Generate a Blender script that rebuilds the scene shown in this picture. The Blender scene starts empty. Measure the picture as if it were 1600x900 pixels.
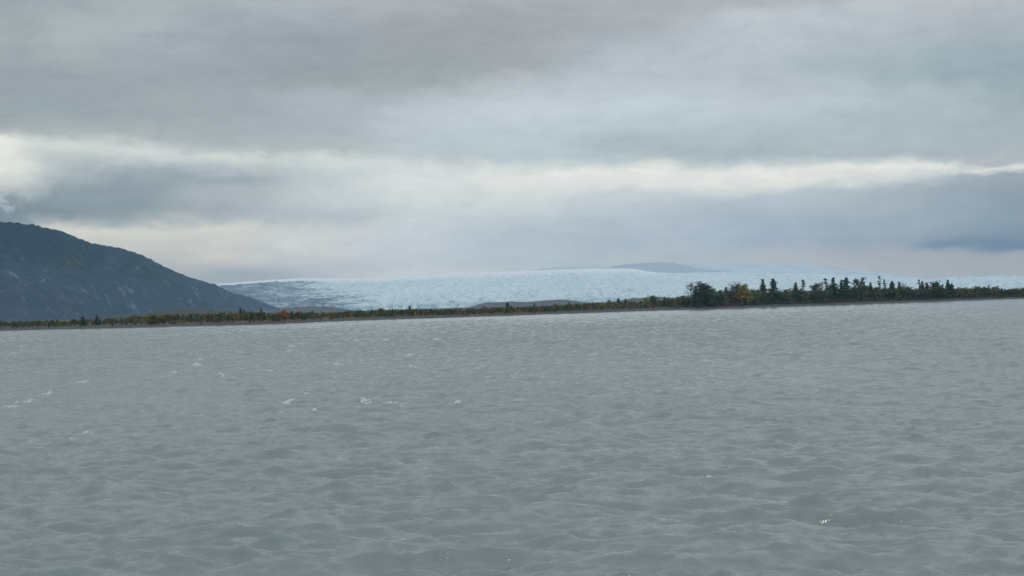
import bpy, math, random
import numpy as np

random.seed(7)
rng = np.random.default_rng(11)
C = bpy.context.scene.collection
S = bpy.context.scene

# ------------------------------------------------------------------ camera
F = 2222.0                       # focal length in photo pixels (1600 px wide)
CAM_H = 3.0
PITCH = math.atan(28 / F)
ROLL = math.radians(1.7)
cd = bpy.data.cameras.new('camera'); cam = bpy.data.objects.new('camera', cd); C.objects.link(cam)
cd.sensor_width = 36; cd.lens = F * 36 / 1600; cd.clip_start = 0.2; cd.clip_end = 60000
from mathutils import Matrix, Vector
fwd = Vector((0, math.cos(PITCH), math.sin(PITCH)))
rt0 = Vector((1, 0, 0)); up0 = rt0.cross(fwd)
rt = rt0 * math.cos(ROLL) - up0 * math.sin(ROLL)      # rolled so that the horizon drops to the left
up = up0 * math.cos(ROLL) + rt0 * math.sin(ROLL)
rt, up = (rt0 * math.cos(ROLL) + up0 * -math.sin(ROLL)), (up0 * math.cos(ROLL) + rt0 * math.sin(ROLL))
cam.matrix_world = Matrix(((rt.x, up.x, -fwd.x, 0), (rt.y, up.y, -fwd.y, 0), (rt.z, up.z, -fwd.z, CAM_H), (0, 0, 0, 1)))
S.camera = cam

def ray(px, py):
    return (fwd + rt * ((px - 800) / F) + up * ((450 - py) / F))
def azel(px, py):
    d = ray(px, py)
    return math.atan2(d.x, d.y), math.atan2(d.z, math.hypot(d.x, d.y))
def at(px, py, Y):
    d = ray(px, py); t = Y / d.y
    return Vector((d.x * t, Y, CAM_H + d.z * t))
def lin(c):
    return tuple(((v / 255) / 12.92 if v / 255 <= .04045 else (((v / 255) + .055) / 1.055) ** 2.4) for v in c)

# ------------------------------------------------------------------ world: overcast sky
SUN_EL, SUN_AZ = math.radians(42), math.radians(150)   # azimuth clockwise from +Y: behind, to the right
w = bpy.data.worlds.new('World'); S.world = w; w.use_nodes = True
nt = w.node_tree; nt.nodes.clear()
class NB:
    def __init__(s, t): s.t = t
    def n(s, typ, **k):
        o = s.t.nodes.new(typ)
        for a, b in k.items(): setattr(o, a, b)
        return o
    def put(s, sock, v):
        if isinstance(v, bpy.types.NodeSocket): s.t.links.new(v, sock)
        else: sock.default_value = v
    def m(s, op, a, b=0.0, c=None, clamp=False):
        o = s.n('ShaderNodeMath', operation=op, use_clamp=clamp)
        s.put(o.inputs[0], a); s.put(o.inputs[1], b)
        if c is not None: s.put(o.inputs[2], c)
        return o.outputs[0]
    def noise(s, vec, scale, detail=4, rough=.55, dist=0.0):
        o = s.n('ShaderNodeTexNoise'); s.put(o.inputs['Vector'], vec)
        o.inputs['Scale'].default_value = scale; o.inputs['Detail'].default_value = detail
        o.inputs['Roughness'].default_value = rough; o.inputs['Distortion'].default_value = dist
        return o.outputs['Fac']
    def rng(s, v, a, b, c=0.0, d=1.0, smooth=True):
        o = s.n('ShaderNodeMapRange'); o.interpolation_type = 'SMOOTHSTEP' if smooth else 'LINEAR'
        s.put(o.inputs[0], v)
        for i, q in enumerate((a, b, c, d)): s.put(o.inputs[i + 1], q)
        return o.outputs[0]
    def mix(s, f, a, b, blend='MIX'):
        o = s.n('ShaderNodeMix', data_type='RGBA', blend_type=blend)
        s.put(o.inputs[0], f)
        for k, v in ((6, a), (7, b)):
            s.put(o.inputs[k], v if isinstance(v, bpy.types.NodeSocket) else (tuple(v) + (1,))[:4])
        return o.outputs[2]
    def xyz(s, x, y, z=0.0):
        o = s.n('ShaderNodeCombineXYZ')
        for i, v in enumerate((x, y, z)): s.put(o.inputs[i], v)
        return o.outputs[0]
    def ramp(s, f, stops, interp='LINEAR'):
        o = s.n('ShaderNodeValToRGB'); cr = o.color_ramp; cr.interpolation = interp
        while len(cr.elements) > 1: cr.elements.remove(cr.elements[-1])
        for i, (p, c) in enumerate(stops):
            e = cr.elements[0] if i == 0 else cr.elements.new(p)
            e.position = p; e.color = (tuple(c) + (1,))[:4]
        s.put(o.inputs[0], f)
        return o.outputs[0]
b = NB(nt)
tc = b.n('ShaderNodeTexCoord'); sp = b.n('ShaderNodeSeparateXYZ'); nt.links.new(tc.outputs['Generated'], sp.inputs[0])
dx, dy, dz = sp.outputs
az = b.m('MULTIPLY', b.m('ARCTAN2', dx, dy), F)
el = b.m('MULTIPLY', b.m('ARCTAN2', dz, b.m('SQRT', b.m('ADD', b.m('MULTIPLY', dx, dx), b.m('MULTIPLY', dy, dy)))), F)
# wind-drawn warping of the cloud layers
v1 = b.xyz(b.m('DIVIDE', az, 260.0), b.m('DIVIDE', el, 80.0))
n1 = b.m('SUBTRACT', b.noise(v1, 1.0, 5, .55, .3), .5)
v2 = b.xyz(b.m('DIVIDE', az, 90.0), b.m('DIVIDE', el, 34.0), 7.3)
n2 = b.m('SUBTRACT', b.noise(v2, 1.0, 4, .55, .2), .5)
v3 = b.xyz(b.m('DIVIDE', az, 200.0), b.m('DIVIDE', el, 90.0), 3.1)
n3 = b.m('SUBTRACT', b.noise(v3, 1.0, 3, .5), .5)
v5 = b.xyz(b.m('DIVIDE', az, 42.0), b.m('DIVIDE', el, 20.0), 5.7)
n5 = b.m('SUBTRACT', b.noise(v5, 1.0, 5, .6, .3), .5)
calm = b.rng(el, 30.0, 110.0, .3, 1.0)
elw = b.m('ADD', el, b.m('MULTIPLY', calm, b.m('ADD', b.m('MULTIPLY', n1, 26.0), b.m('ADD', b.m('MULTIPLY', n2, 20.0), b.m('MULTIPLY', n5, 24.0)))))
azw = b.m('ADD', az, b.m('MULTIPLY', n3, 200.0))
COLS = {
 0: [(0,160,166,173),(60,163,170,176),(120,152,160,168),(180,155,166,172),(203,165,172,178),(220,226,228,222),(262,224,226,220),(290,200,204,203),(310,150,163,172),(330,125,142,155),(350,128,146,158)],
 90: [(0,162,169,176),(60,172,179,184),(120,152,161,168),(180,155,166,172),(207,172,179,183),(225,210,214,212),(245,196,202,204),(270,168,178,186),(300,143,157,167),(330,128,144,156),(342,150,163,172),(355,207,208,203),(400,186,190,192)],
 200: [(0,168,175,181),(40,172,179,185),(60,168,176,183),(120,157,165,172),(180,157,167,173),(212,174,181,186),(235,206,211,210),(250,188,196,201),(270,156,167,177),(300,142,156,167),(332,140,155,165),(345,172,180,184),(355,210,211,205),(380,196,199,198),(400,186,189,191),(440,170,178,186)],
 350: [(0,168,175,182),(60,158,165,173),(90,152,160,168),(150,160,168,175),(205,165,173,180),(232,180,188,194),(245,210,214,212),(260,184,192,198),(280,155,167,178),(300,172,181,188),(330,160,171,180),(345,176,184,189),(358,210,211,205),(380,196,199,198),(400,200,202,199),(415,181,187,192),(430,158,171,181)],
 500: [(0,170,176,183),(40,160,166,174),(90,150,160,167),(130,153,161,167),(152,170,178,186),(200,170,178,186),(235,178,186,192),(250,206,212,213),(270,194,202,207),(300,196,203,208),(340,176,186,195),(358,194,200,203),(390,198,203,206),(410,185,191,198),(425,176,184,195)],
 650: [(0,172,176,182),(50,160,164,171),(100,152,160,166),(130,158,165,170),(160,182,192,199),(200,186,196,203),(242,187,198,204),(262,215,219,220),(300,212,218,220),(330,198,206,211),(380,188,197,208),(425,190,198,205)],
 800: [(0,168,173,180),(50,159,163,169),(100,161,167,173),(130,182,188,195),(160,194,203,210),(200,190,201,208),(242,184,196,204),(255,205,211,214),(275,225,227,224),(300,212,217,218),(320,198,206,212),(360,178,189,199),(400,175,187,198),(420,180,190,198)],
 1000: [(0,170,174,180),(40,170,175,182),(90,182,189,197),(130,187,195,203),(165,193,203,211),(200,184,196,202),(238,171,185,193),(251,188,197,202),(266,226,228,225),(290,218,221,221),(305,195,203,210),(340,175,187,199),(380,167,180,193),(405,174,184,192)],
 1200: [(0,176,180,186),(20,187,193,200),(60,184,191,199),(100,178,187,195),(140,184,193,200),(165,191,201,208),(200,178,190,197),(244,169,183,191),(256,190,198,202),(268,227,229,226),(285,223,225,222),(305,182,193,202),(340,165,178,192),(378,156,171,188),(396,171,178,186),(410,173,178,184)],
 1400: [(0,187,193,199),(40,182,189,197),(80,172,183,190),(120,166,180,188),(160,176,188,196),(200,175,187,195),(238,171,182,191),(249,192,199,203),(262,229,230,226),(278,200,206,210),(293,168,179,189),(340,155,169,182),(365,153,167,181),(379,149,164,178),(388,158,169,180),(398,168,172,180),(435,166,173,181)],
 1490: [(0,185,190,196),(40,175,182,190),(80,160,175,184),(120,158,173,182),(160,172,184,192),(200,172,184,192),(240,170,181,190),(251,188,196,201),(262,228,229,226),(276,180,190,197),(296,155,168,182),(340,147,163,177),(366,142,158,174),(374,131,150,169),(382,119,142,163),(388,134,152,170),(395,166,171,178),(430,166,172,180)],
 1600: [(0,184,189,195),(40,168,176,185),(100,150,168,178),(130,152,168,177),(180,168,180,188),(230,168,178,187),(256,180,187,193),(264,222,225,223),(273,160,172,184),(300,143,158,171),(340,137,155,170),(365,131,150,167),(374,122,144,165),(383,112,137,161),(389,122,145,163),(395,163,169,177),(430,166,172,180)],
}
HAZE_D, HAZE_TOP = 8.2e-5, 420.0
HAZE_J = (.18, .34, .475)          # brightness of the lit haze itself: the clouds behind it must be this much brighter
def behind_haze(c, e):
    L = min((HAZE_TOP - 3) / max(math.sin(e), .02), 13200.0); T = math.exp(-HAZE_D * L)
    return tuple(min(1.59, max(.01, (v - j * (1 - T)) / (T * .95))) / 1.6 for v, j in zip(c, HAZE_J))
ZEN = lin((219, 225, 230))
cols = []
for x, rows in sorted(COLS.items()):
    st = []
    for (y, r, g, bl) in rows:
        a_, e_ = azel(x, y); st.append((e_ * F, behind_haze(lin((r - 2, g + 1, bl)), e_)))
    a0 = azel(x, 250)[0] * F
    last = rows[-1]
    st.sort(key=lambda q: q[0])
    st = [(-50.0, st[0][1])] + st + [(1200.0, tuple(v / 1.6 for v in ZEN))]
    stops = [((e + 50) / 1250, c) for e, c in st]
    cols.append((a0, b.ramp(b.m('DIVIDE', b.m('ADD', elw, 50.0), 1250.0), stops)))
col = cols[0][1]
for i in range(1, len(cols)):
    col = b.mix(b.rng(azw, cols[i - 1][0], cols[i][0]), col, cols[i][1])
# fine lumpy texture of the cloud base
v4 = b.xyz(b.m('DIVIDE', az, 150.0), b.m('DIVIDE', el, 40.0), 11.0)
n4 = b.noise(v4, 1.0, 6, .6, .4)
col = b.mix(1.0, col, b.ramp(n4, [(.25, (.90, .905, .91)), (.5, (1, 1, 1)), (.75, (1.07, 1.065, 1.06))]), 'MULTIPLY')
n6 = b.noise(b.xyz(b.m('DIVIDE', az, 60.0), b.m('DIVIDE', el, 24.0), 19.0), 1.0, 7, .65, .6)
col = b.mix(1.0, col, b.ramp(n6, [(.32, (.93, .934, .94)), (.5, (1, 1, 1)), (.68, (1.045, 1.043, 1.04))]), 'MULTIPLY')
# the part of the sky dome behind the camera: plain bright overcast
wisp_v = b.xyz(b.m('DIVIDE', az, 34.0), b.m('DIVIDE', el, 26.0), 2.0)
wisp = b.rng(b.noise(wisp_v, 1.0, 5, .6, .8), .50, .72)
wx = b.m('MULTIPLY', b.rng(az, -770.0, -650.0, 1.0, 0.0), b.m('MULTIPLY', b.rng(el, 148.0, 170.0), b.rng(el, 205.0, 235.0, 1.0, 0.0)))
col = b.mix(b.m('MULTIPLY', wisp, b.m('MULTIPLY', wx, .75)), col, tuple(v * .75 for v in lin((205, 211, 212))))
sky = b.n('ShaderNodeTexSky', sky_type='NISHITA'); sky.sun_disc = False
sky.sun_elevation = SUN_EL; sky.sun_rotation = SUN_AZ; sky.dust_density = 2.0
bg1 = b.n('ShaderNodeBackground'); nt.links.new(sky.outputs[0], bg1.inputs[0]); bg1.inputs[1].default_value = 0.06
bg2 = b.n('ShaderNodeBackground'); nt.links.new(col, bg2.inputs[0]); bg2.inputs[1].default_value = 1.6
mx = b.n('ShaderNodeMixShader'); mx.inputs[0].default_value = .95        # 95 % cloud cover
nt.links.new(bg1.outputs[0], mx.inputs[1]); nt.links.new(bg2.outputs[0], mx.inputs[2])
ow = b.n('ShaderNodeOutputWorld'); nt.links.new(mx.outputs[0], ow.inputs[0])
w.cycles.sampling_method = 'MANUAL'; w.cycles.sample_map_resolution = 512

sl = bpy.data.lights.new('sun', 'SUN'); so = bpy.data.objects.new('sun', sl); C.objects.link(so)
sl.energy = 1.0; sl.angle = math.radians(14); sl.color = (1, .96, .9)
sd = Vector((math.sin(SUN_AZ) * math.cos(SUN_EL), math.cos(SUN_AZ) * math.cos(SUN_EL), math.sin(SUN_EL)))
so.rotation_euler = sd.to_track_quat('Z', 'Y').to_euler()

vs = S.view_settings; vs.view_transform = 'Standard'; vs.look = 'None'; vs.exposure = 0; vs.gamma = 1; vs.use_curve_mapping = False
S.cycles.use_denoising = True
S.cycles.max_bounces = 5; S.cycles.volume_bounces = 1; S.cycles.diffuse_bounces = 2; S.cycles.glossy_bounces = 2
S.cycles.transparent_max_bounces = 8

# ------------------------------------------------------------------ helpers
def tag(o, label=None, cat=None, group=None, kind=None):
    if label: o['label'] = label
    if cat: o['category'] = cat
    if group: o['group'] = group
    if kind: o['kind'] = kind
    return o
def link(name, me, m=None, parent=None):
    o = bpy.data.objects.new(name, me); C.objects.link(o)
    if m is not None: me.materials.append(m)
    if parent is not None: o.parent = parent
    return o
def grid_mesh(name, P, smooth=True, attrs=None):
    """P: rows x cols x 3"""
    r, c = P.shape[:2]
    me = bpy.data.meshes.new(name)
    me.vertices.add(r * c); me.vertices.foreach_set('co', P.reshape(-1).astype(np.float32))
    i = (np.arange(r - 1)[:, None] * c + np.arange(c - 1)[None, :]).reshape(-1)
    q = np.stack([i, i + 1, i + c + 1, i + c], 1).astype(np.int32)
    me.loops.add(q.size); me.loops.foreach_set('vertex_index', q.reshape(-1))
    me.polygons.add(len(q)); me.polygons.foreach_set('loop_start', np.arange(0, q.size, 4, dtype=np.int32))
    me.polygons.foreach_set('use_smooth', np.full(len(q), smooth))
    me.update(calc_edges=True)
    for k, v in (attrs or {}).items():
        a = me.attributes.new(k, 'FLOAT', 'POINT'); a.data.foreach_set('value', v.reshape(-1).astype(np.float32))
    return me
def poly_mesh(name, V, Fc, smooth=False, attrs=None, cols=None):
    """V n x 3, Fc m x k (all the same k)"""
    me = bpy.data.meshes.new(name)
    V = np.asarray(V, np.float32); Fc = np.asarray(Fc, np.int32); k = Fc.shape[1]
    me.vertices.add(len(V)); me.vertices.foreach_set('co', V.reshape(-1))
    me.loops.add(Fc.size); me.loops.foreach_set('vertex_index', Fc.reshape(-1))
    me.polygons.add(len(Fc)); me.polygons.foreach_set('loop_start', np.arange(0, Fc.size, k, dtype=np.int32))
    me.polygons.foreach_set('use_smooth', np.full(len(Fc), smooth))
    me.update(calc_edges=True)
    for n_, v in (attrs or {}).items():
        a = me.attributes.new(n_, 'FLOAT', 'POINT'); a.data.foreach_set('value', np.asarray(v, np.float32).reshape(-1))
    if cols is not None:
        a = me.attributes.new('tint', 'FLOAT_COLOR', 'POINT')
        cc = np.concatenate([np.asarray(cols, np.float32), np.ones((len(V), 1), np.float32)], 1)
        a.data.foreach_set('color', cc.reshape(-1))
    return me
_tab = rng.random((256, 256)).astype(np.float32)
def vnoise(x, y, seed=0):
    x = x + seed * 17.31; y = y + seed * 9.73
    xi = np.floor(x).astype(np.int64); yi = np.floor(y).astype(np.int64)
    fx = (x - xi); fy = (y - yi); fx = fx * fx * (3 - 2 * fx); fy = fy * fy * (3 - 2 * fy)
    g = lambda a, c: _tab[a & 255, c & 255]
    return (g(xi, yi) * (1 - fx) + g(xi + 1, yi) * fx) * (1 - fy) + (g(xi, yi + 1) * (1 - fx) + g(xi + 1, yi + 1) * fx) * fy
def fbm(x, y, o=4, seed=0, gain=.5):
    s = 0; a = 1; t = 0
    for k in range(o):
        s = s + a * (vnoise(x * 2 ** k, y * 2 ** k, seed + k * 3) - .5); t += a; a *= gain
    return s / t * 2          # about -1..1
def ridged(x, y, o=4, seed=0):
    s = 0; a = 1; t = 0
    for k in range(o):
        s = s + a * (1 - np.abs(vnoise(x * 2 ** k, y * 2 ** k, seed + k * 3) * 2 - 1)); t += a; a *= .5
    return s / t
def sstep(a, c, x):
    t = np.clip((x - a) / (c - a), 0, 1); return t * t * (3 - 2 * t)
def material(name, build, rough=.85, spec=.3):
    m = bpy.data.materials.new(name); m.use_nodes = True
    n = m.node_tree; bb = NB(n); p = n.nodes['Principled BSDF']
    p.inputs['Roughness'].default_value = rough; p.inputs['Specular IOR Level'].default_value = spec
    build(bb, p); return m
def geo(bb): return bb.n('ShaderNodeNewGeometry').outputs['Position']
def scaled(bb, v, s):
    o = bb.n('ShaderNodeVectorMath', operation='MULTIPLY'); bb.put(o.inputs[0], v); o.inputs[1].default_value = s
    return o.outputs[0]
def attr(bb, n):
    return bb.n('ShaderNodeAttribute', attribute_name=n)
def bump(bb, p, h, strength, dist):
    o = bb.n('ShaderNodeBump'); bb.put(o.inputs['Height'], h); o.inputs['Strength'].default_value = strength
    bb.put(o.inputs['Distance'], dist)
    bb.t.links.new(o.outputs[0], p.inputs['Normal'])

# ------------------------------------------------------------------ materials
def _water(bb, p):
    pos = geo(bb)
    foam = attr(bb, 'foam').outputs['Fac']
    silt = bb.noise(scaled(bb, pos, (.05, .02, .05)), 1.0, 4, .6)
    base = bb.mix(silt, (.168, .208, .213), (.208, .248, .253))
    crest = attr(bb, 'crest').outputs['Fac']
    base = bb.mix(bb.rng(crest, .5, 1.0, 0.0, .35), base, (.15, .21, .205))      # thin, greener silty water in the peaks
    fn = bb.noise(scaled(bb, pos, (9.0, 5.0, 9.0)), 1.0, 5, .75)
    fm = bb.rng(bb.m('MULTIPLY', foam, bb.m('ADD', bb.rng(fn, .38, .60), .16)), .16, .60)
    base = bb.mix(fm, base, (.44, .48, .485))
    bb.put(p.inputs['Base Color'], base)
    p.inputs['IOR'].default_value = 1.33
    bb.put(p.inputs['Roughness'], bb.m('ADD', bb.m('ADD', .06, bb.m('MULTIPLY', attr(bb, 'lost').outputs['Fac'], .45)), bb.m('MULTIPLY', fm, .5)))
    r1 = bb.noise(scaled(bb, pos, (2.6, 4.6, 2.0)), 1.0, 5, .6, .3)
    r2 = bb.noise(scaled(bb, pos, (.55, 1.25, .5)), 1.0, 5, .62, .4)
    bump(bb, p, bb.m('ADD', r1, bb.m('MULTIPLY', r2, 1.5)), 1.0, .034)
M_water = material('water', _water, .2, .8)
def _ground(bb, p):
    pos = geo(bb)
    n = bb.noise(scaled(bb, pos, (.05, .05, .5)), 1.0, 6, .65)
    n2 = bb.noise(scaled(bb, pos, (.6, .6, 2)), 1.0, 4, .6)
    inl = attr(bb, 'inland').outputs['Fac']
    gravel = bb.mix(n2, (.040, .043, .046), (.095, .10, .105))
    veg = bb.mix(n, (.085, .062, .042), (.075, .078, .042))
    bb.put(p.inputs['Base Color'], bb.mix(bb.rng(bb.m('ADD', inl, bb.m('MULTIPLY', n2, 8.0)), 7.0, 13.0), gravel, veg))
M_ground = material('ground', _ground, .95, .2)
def _hill(bb, p):
    pos = geo(bb)
    h = attr(bb, 'rel').outputs['Fac']
    big = bb.noise(scaled(bb, pos, (.006, .006, .012)), 1.0, 6, .6, .5)
    rot = bb.n('ShaderNodeVectorRotate', rotation_type='Z_AXIS'); bb.put(rot.inputs['Vector'], pos); rot.inputs['Angle'].default_value = .5
    fine = bb.rng(bb.noise(scaled(bb, rot.outputs[0], (.010, .030, .035)), 1.0, 7, .72, .6), .36, .64)
    forest_haze = bb.mix(fine, (.008, .032, .085), (.020, .055, .110))  # distance haze painted in: forest colour pushed to blue
    olive = bb.mix(fine, (.03, .058, .055), (.085, .105, .07))
    c = bb.mix(bb.m('MULTIPLY', bb.rng(big, .50, .66), bb.rng(h, .78, .62)), forest_haze, olive)
    scree_haze = bb.mix(fine, (.065, .098, .160), (.125, .160, .220))  # lower slopes lightened and blued with painted haze
    hh = bb.m('ADD', h, bb.m('MULTIPLY', bb.m('SUBTRACT', big, .5), 1.3))
    c = bb.mix(bb.rng(hh, .62, .28, 0.0, .85), c, scree_haze)
    bb.put(p.inputs['Base Color'], c)
    bump(bb, p, fine, 1.0, 22.0)
M_hill = material('hillside', _hill, .95, .1)
def _moraine(bb, p):
    pos = geo(bb)
    fine = bb.noise(scaled(bb, pos, (.06, .03, .1)), 1.0, 6, .7)
    bb.put(p.inputs['Base Color'], bb.mix(fine, (.07, .085, .10), (.13, .145, .15)))
M_moraine = material('moraine', _moraine, .95, .1)
def _heath(bb, p):
    fine = bb.noise(scaled(bb, geo(bb), (.08, .04, .1)), 1.0, 6, .7)
    bb.put(p.inputs['Base Color'], bb.mix(fine, (.03, .038, .03), (.07, .065, .052)))
M_heath = material('heath', _heath, .95, .1)
def _rock(bb, p):
    pos = geo(bb)
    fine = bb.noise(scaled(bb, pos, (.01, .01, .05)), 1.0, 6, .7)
    bb.put(p.inputs['Base Color'], bb.mix(fine, (.38, .42, .44), (.52, .54, .55)))  # rock colour lightened to paint in the haze fade
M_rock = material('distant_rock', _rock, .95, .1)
def _snow(bb, p):
    pos = geo(bb)
    fine = bb.noise(scaled(bb, pos, (.006, .004, .05)), 1.0, 6, .65)
    bb.put(p.inputs['Base Color'], bb.mix(bb.rng(fine, .35, .6), (.55, .58, .60), (.68, .70, .71)))  # mist painted in: snow greyed to fade towards the sky
M_snow = material('misted_snow', _snow, .8, .2)
def _ice(bb, p):
    pos = geo(bb)
    cv = attr(bb, 'crevasse_shade').outputs['Fac']; de = attr(bb, 'debris_shade').outputs['Fac']; up_ = attr(bb, 'upper_sunlit').outputs['Fac']
    n = bb.noise(scaled(bb, pos, (.05, .03, .09)), 1.0, 5, .7)
    big = bb.noise(scaled(bb, pos, (.003, .004, .02)), 1.0, 4, .6)
    ice = bb.mix(bb.rng(n, .35, .65), (.49, .64, .69), (.72, .80, .82))
    ice = bb.mix(bb.rng(big, .45, .62, 0.0, .5), ice, (.72, .80, .82))
    ice = bb.mix(bb.rng(cv, .45, .95, 0.0, .8), ice, (.20, .36, .46))
    ice = bb.mix(bb.rng(up_, .66, .92, 0.0, .9), ice, (.86, .88, .88))  # sunlit strip along the crest, painted as near-white ice
    dirt_shade = bb.mix(n, (.06, .09, .12), (.14, .18, .215))  # debris colour, also used for the painted cloud shadow
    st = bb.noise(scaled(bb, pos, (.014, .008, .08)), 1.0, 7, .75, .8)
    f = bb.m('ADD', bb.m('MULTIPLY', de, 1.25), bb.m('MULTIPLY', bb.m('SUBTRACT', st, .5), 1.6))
    bb.put(p.inputs['Base Color'], bb.mix(bb.rng(f, .38, .78), ice, dirt_shade))
    bump(bb, p, n, .7, 3.0)
M_ice = material('glacier_ice', _ice, .6, .4)
def _leaf(bb, p):
    t = attr(bb, 'tint').outputs['Color']
    oi = bb.n('ShaderNodeObjectInfo')
    c = bb.mix(1.0, t, oi.outputs['Color'], 'MULTIPLY')
    v = bb.rng(oi.outputs['Random'], 0.0, 1.0, 1.4, 2.0, False)
    hsv = bb.n('ShaderNodeHueSaturation'); bb.put(hsv.inputs['Color'], c); bb.put(hsv.inputs['Value'], v)
    bb.put(p.inputs['Base Color'], hsv.outputs[0])
M_leaf = material('foliage', _leaf, .8, .2)
def _bark(bb, p):
    n = bb.noise(scaled(bb, geo(bb), (9, 9, 2)), 1.0, 4, .6)
    bb.put(p.inputs['Base Color'], bb.mix(n, (.05, .045, .04), (.13, .12, .105)))
M_bark = material('bark', _bark, .9, .2)

# ------------------------------------------------------------------ shoreline
SHP = [(-500, 528.5), (-200, 521), (0, 516.5), (200, 512), (400, 507), (550, 501), (700, 496), (850, 491), (1000, 485.5), (1200, 479), (1400, 472.5), (1600, 466.2), (1900, 456.8), (2200, 447.5)]
sx, sy = [], []
for px, py in SHP:
    d = ray(px, py); t = -CAM_H / d.z; sx.append(d.x * t); sy.append(d.y * t)
def shoreY(X):
    X = np.asarray(X, float)
    y = np.interp(X, sx, sy)
    return y + 3.0 * fbm(X / 40.0, X * 0, 4, 5)
print('shore', [(round(a), round(c)) for a, c in zip(sx, sy)])
def X_at(px, Y): return at(px, 480, Y).x

# ------------------------------------------------------------------ ground sheet
us = np.concatenate([np.linspace(-7500, -700, 60), np.linspace(-690, 900, 500), np.linspace(920, 7500, 60)])
vv = np.array([-120, -30, -10, -5, -2, -1, 0, 1, 2, 3.5, 5, 7, 10, 14, 20, 30, 45, 70, 110, 170, 260, 400, 700, 1300, 2400, 4500, 8000, 12500.])
zz = np.array([-6, -3, -1.2, -.6, -.25, -.1, .03, .18, .32, .45, .52, .6, .75, .9, 1.0, 1.1, 1.2, 1.3, 1.4, 1.5, 1.6, 1.8, 2, 2, 2, 2, 2, 2.])
XX, VV = np.meshgrid(us, vv)
fan = 1 + np.clip(VV, 0, None) / 12500 * .2
P = np.zeros(XX.shape + (3,)); P[..., 0] = XX; P[..., 1] = shoreY(XX) + VV
nzz = fbm(XX / 9, P[..., 1] / 9, 3, 2)
P[..., 2] = zz[:, None] + np.where(VV > 0, np.clip(VV, 0, 8) / 8 * .25 * nzz, 0)
ground = link('ground', grid_mesh('ground', P, attrs={'inland': VV}), M_ground)
tag(ground, 'gravel and scrub flats along the far river bank', 'ground', kind='structure')

# ------------------------------------------------------------------ water
ang = np.linspace(-.72, .72, 980)
ds = [4.0]
while ds[-1] < 760: ds.append(ds[-1] + max(.032, .0027 * ds[-1]))
ds = np.array(ds)
A, D = np.meshgrid(ang, ds)
X0 = D * np.tan(A); Y0 = D + 0 * A
step = np.maximum(.032, .0027 * D)
rw = np.random.default_rng(5)
NW = 90
lam = np.exp(np.clip(rw.normal(np.log(.55), .7, NW), np.log(.13), np.log(6.0))); kk = 2 * np.pi / lam
th = rw.normal(0, .46, NW) + math.radians(-84)         # waves run towards the camera, crests across the view
steep = .015 * np.where(lam > 2.4, .62, 1.0) * np.where(lam < .7, 1.3, 1.0) * rw.uniform(.6, 1.3, NW)
ph = rw.uniform(0, 6.283, NW)
gust = np.clip(1 + .6 * fbm(X0 / 30, Y0 / 60, 3, 8), .45, 1.6)
Xw = X0 + .7 * fbm(X0 / 6, Y0 / 6, 2, 21); Yw = Y0 + .5 * fbm(X0 / 6, Y0 / 6, 2, 31)
lost = np.zeros_like(X0, dtype=np.float32)
Z = np.zeros_like(X0, dtype=np.float32); DX = np.zeros_like(Z); DY = np.zeros_like(Z)
Xw = Xw.astype(np.float32); Yw = Yw.astype(np.float32)
for i in range(NW):
    cx, cy = math.cos(th[i]), math.sin(th[i])
    p_ = (kk[i] * (cx * Xw + cy * Yw) + ph[i]).astype(np.float32)
    keep = np.clip((lam[i] / step - 1.7) / 2.0, 0, 1).astype(np.float32); a = steep[i] / kk[i] * keep; lost += .5 * steep[i] ** 2 * (1 - keep)
    Z += a * np.cos(p_); s_ = a * np.sin(p_)
    DX -= cx * s_; DY -= cy * s_
Z *= gust; DX *= gust * .8; DY *= gust * .8; lost = np.sqrt(lost)
print('lost', lost.min(), lost.max(), 'rms slope', math.sqrt(float((steep ** 2).sum()) / 2))
zs = np.std(Z[ds < 60]); print('wave std', zs)
crest = np.clip(Z / zs / 2.6, 0, 1)
def choppy_octave(u, v, c, sd):
    n_ = 2.4 * fbm(u * .42, v * .42, 2, sd); m_ = 2.4 * fbm(u * .42, v * .42, 2, sd + 50)
    u = u + n_; v = v + m_
    a1, a2 = 1 - np.abs(np.sin(u)), 1 - np.abs(np.sin(v)); b1, b2 = np.abs(np.cos(u)), np.abs(np.cos(v))
    a1 = a1 + (b1 - a1) * a1; a2 = a2 + (b2 - a2) * a2
    return (1 - np.clip(a1 * a2, 0, 1) ** .65) ** c
ux, uy = X0 * .40, Y0 * 1.08
for k_, (fq, am, ch) in enumerate(((.8, .050, 2.0), (1.8, .082, 2.8), (3.1, .063, 2.5), (5.3, .040, 2.3), (9.0, .021, 1.9), (15., .011, 1.7))):
    lam_ = math.pi / fq
    keep = np.clip((lam_ / step - .7) / 1.6, 0, 1)
    if keep.max() > 0:
        Z += (am * keep * gust * (choppy_octave((ux + .1 * k_) * fq, uy * fq, ch, 60 + k_) + choppy_octave((ux * .95 - uy * .22 + 3) * fq * 1.17, (uy * .97 + ux * .40) * fq * 1.11, ch, 90 + k_) - .5)).astype(np.float32)
    ux, uy = .98 * ux + .22 * uy + 3.1, 1.0 * uy - .20 * ux - 1.7
Z -= Z.mean(); zs = np.std(Z[ds < 60]); crest = np.clip(Z / zs / 2.6, 0, 1); print('std2', zs)
foam = np.zeros_like(Z)
fnz = fbm(X0 * 2.6, Y0 * 1.5, 2, 40) + .8 * fbm(X0 * 8, Y0 * 5, 2, 44)
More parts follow.
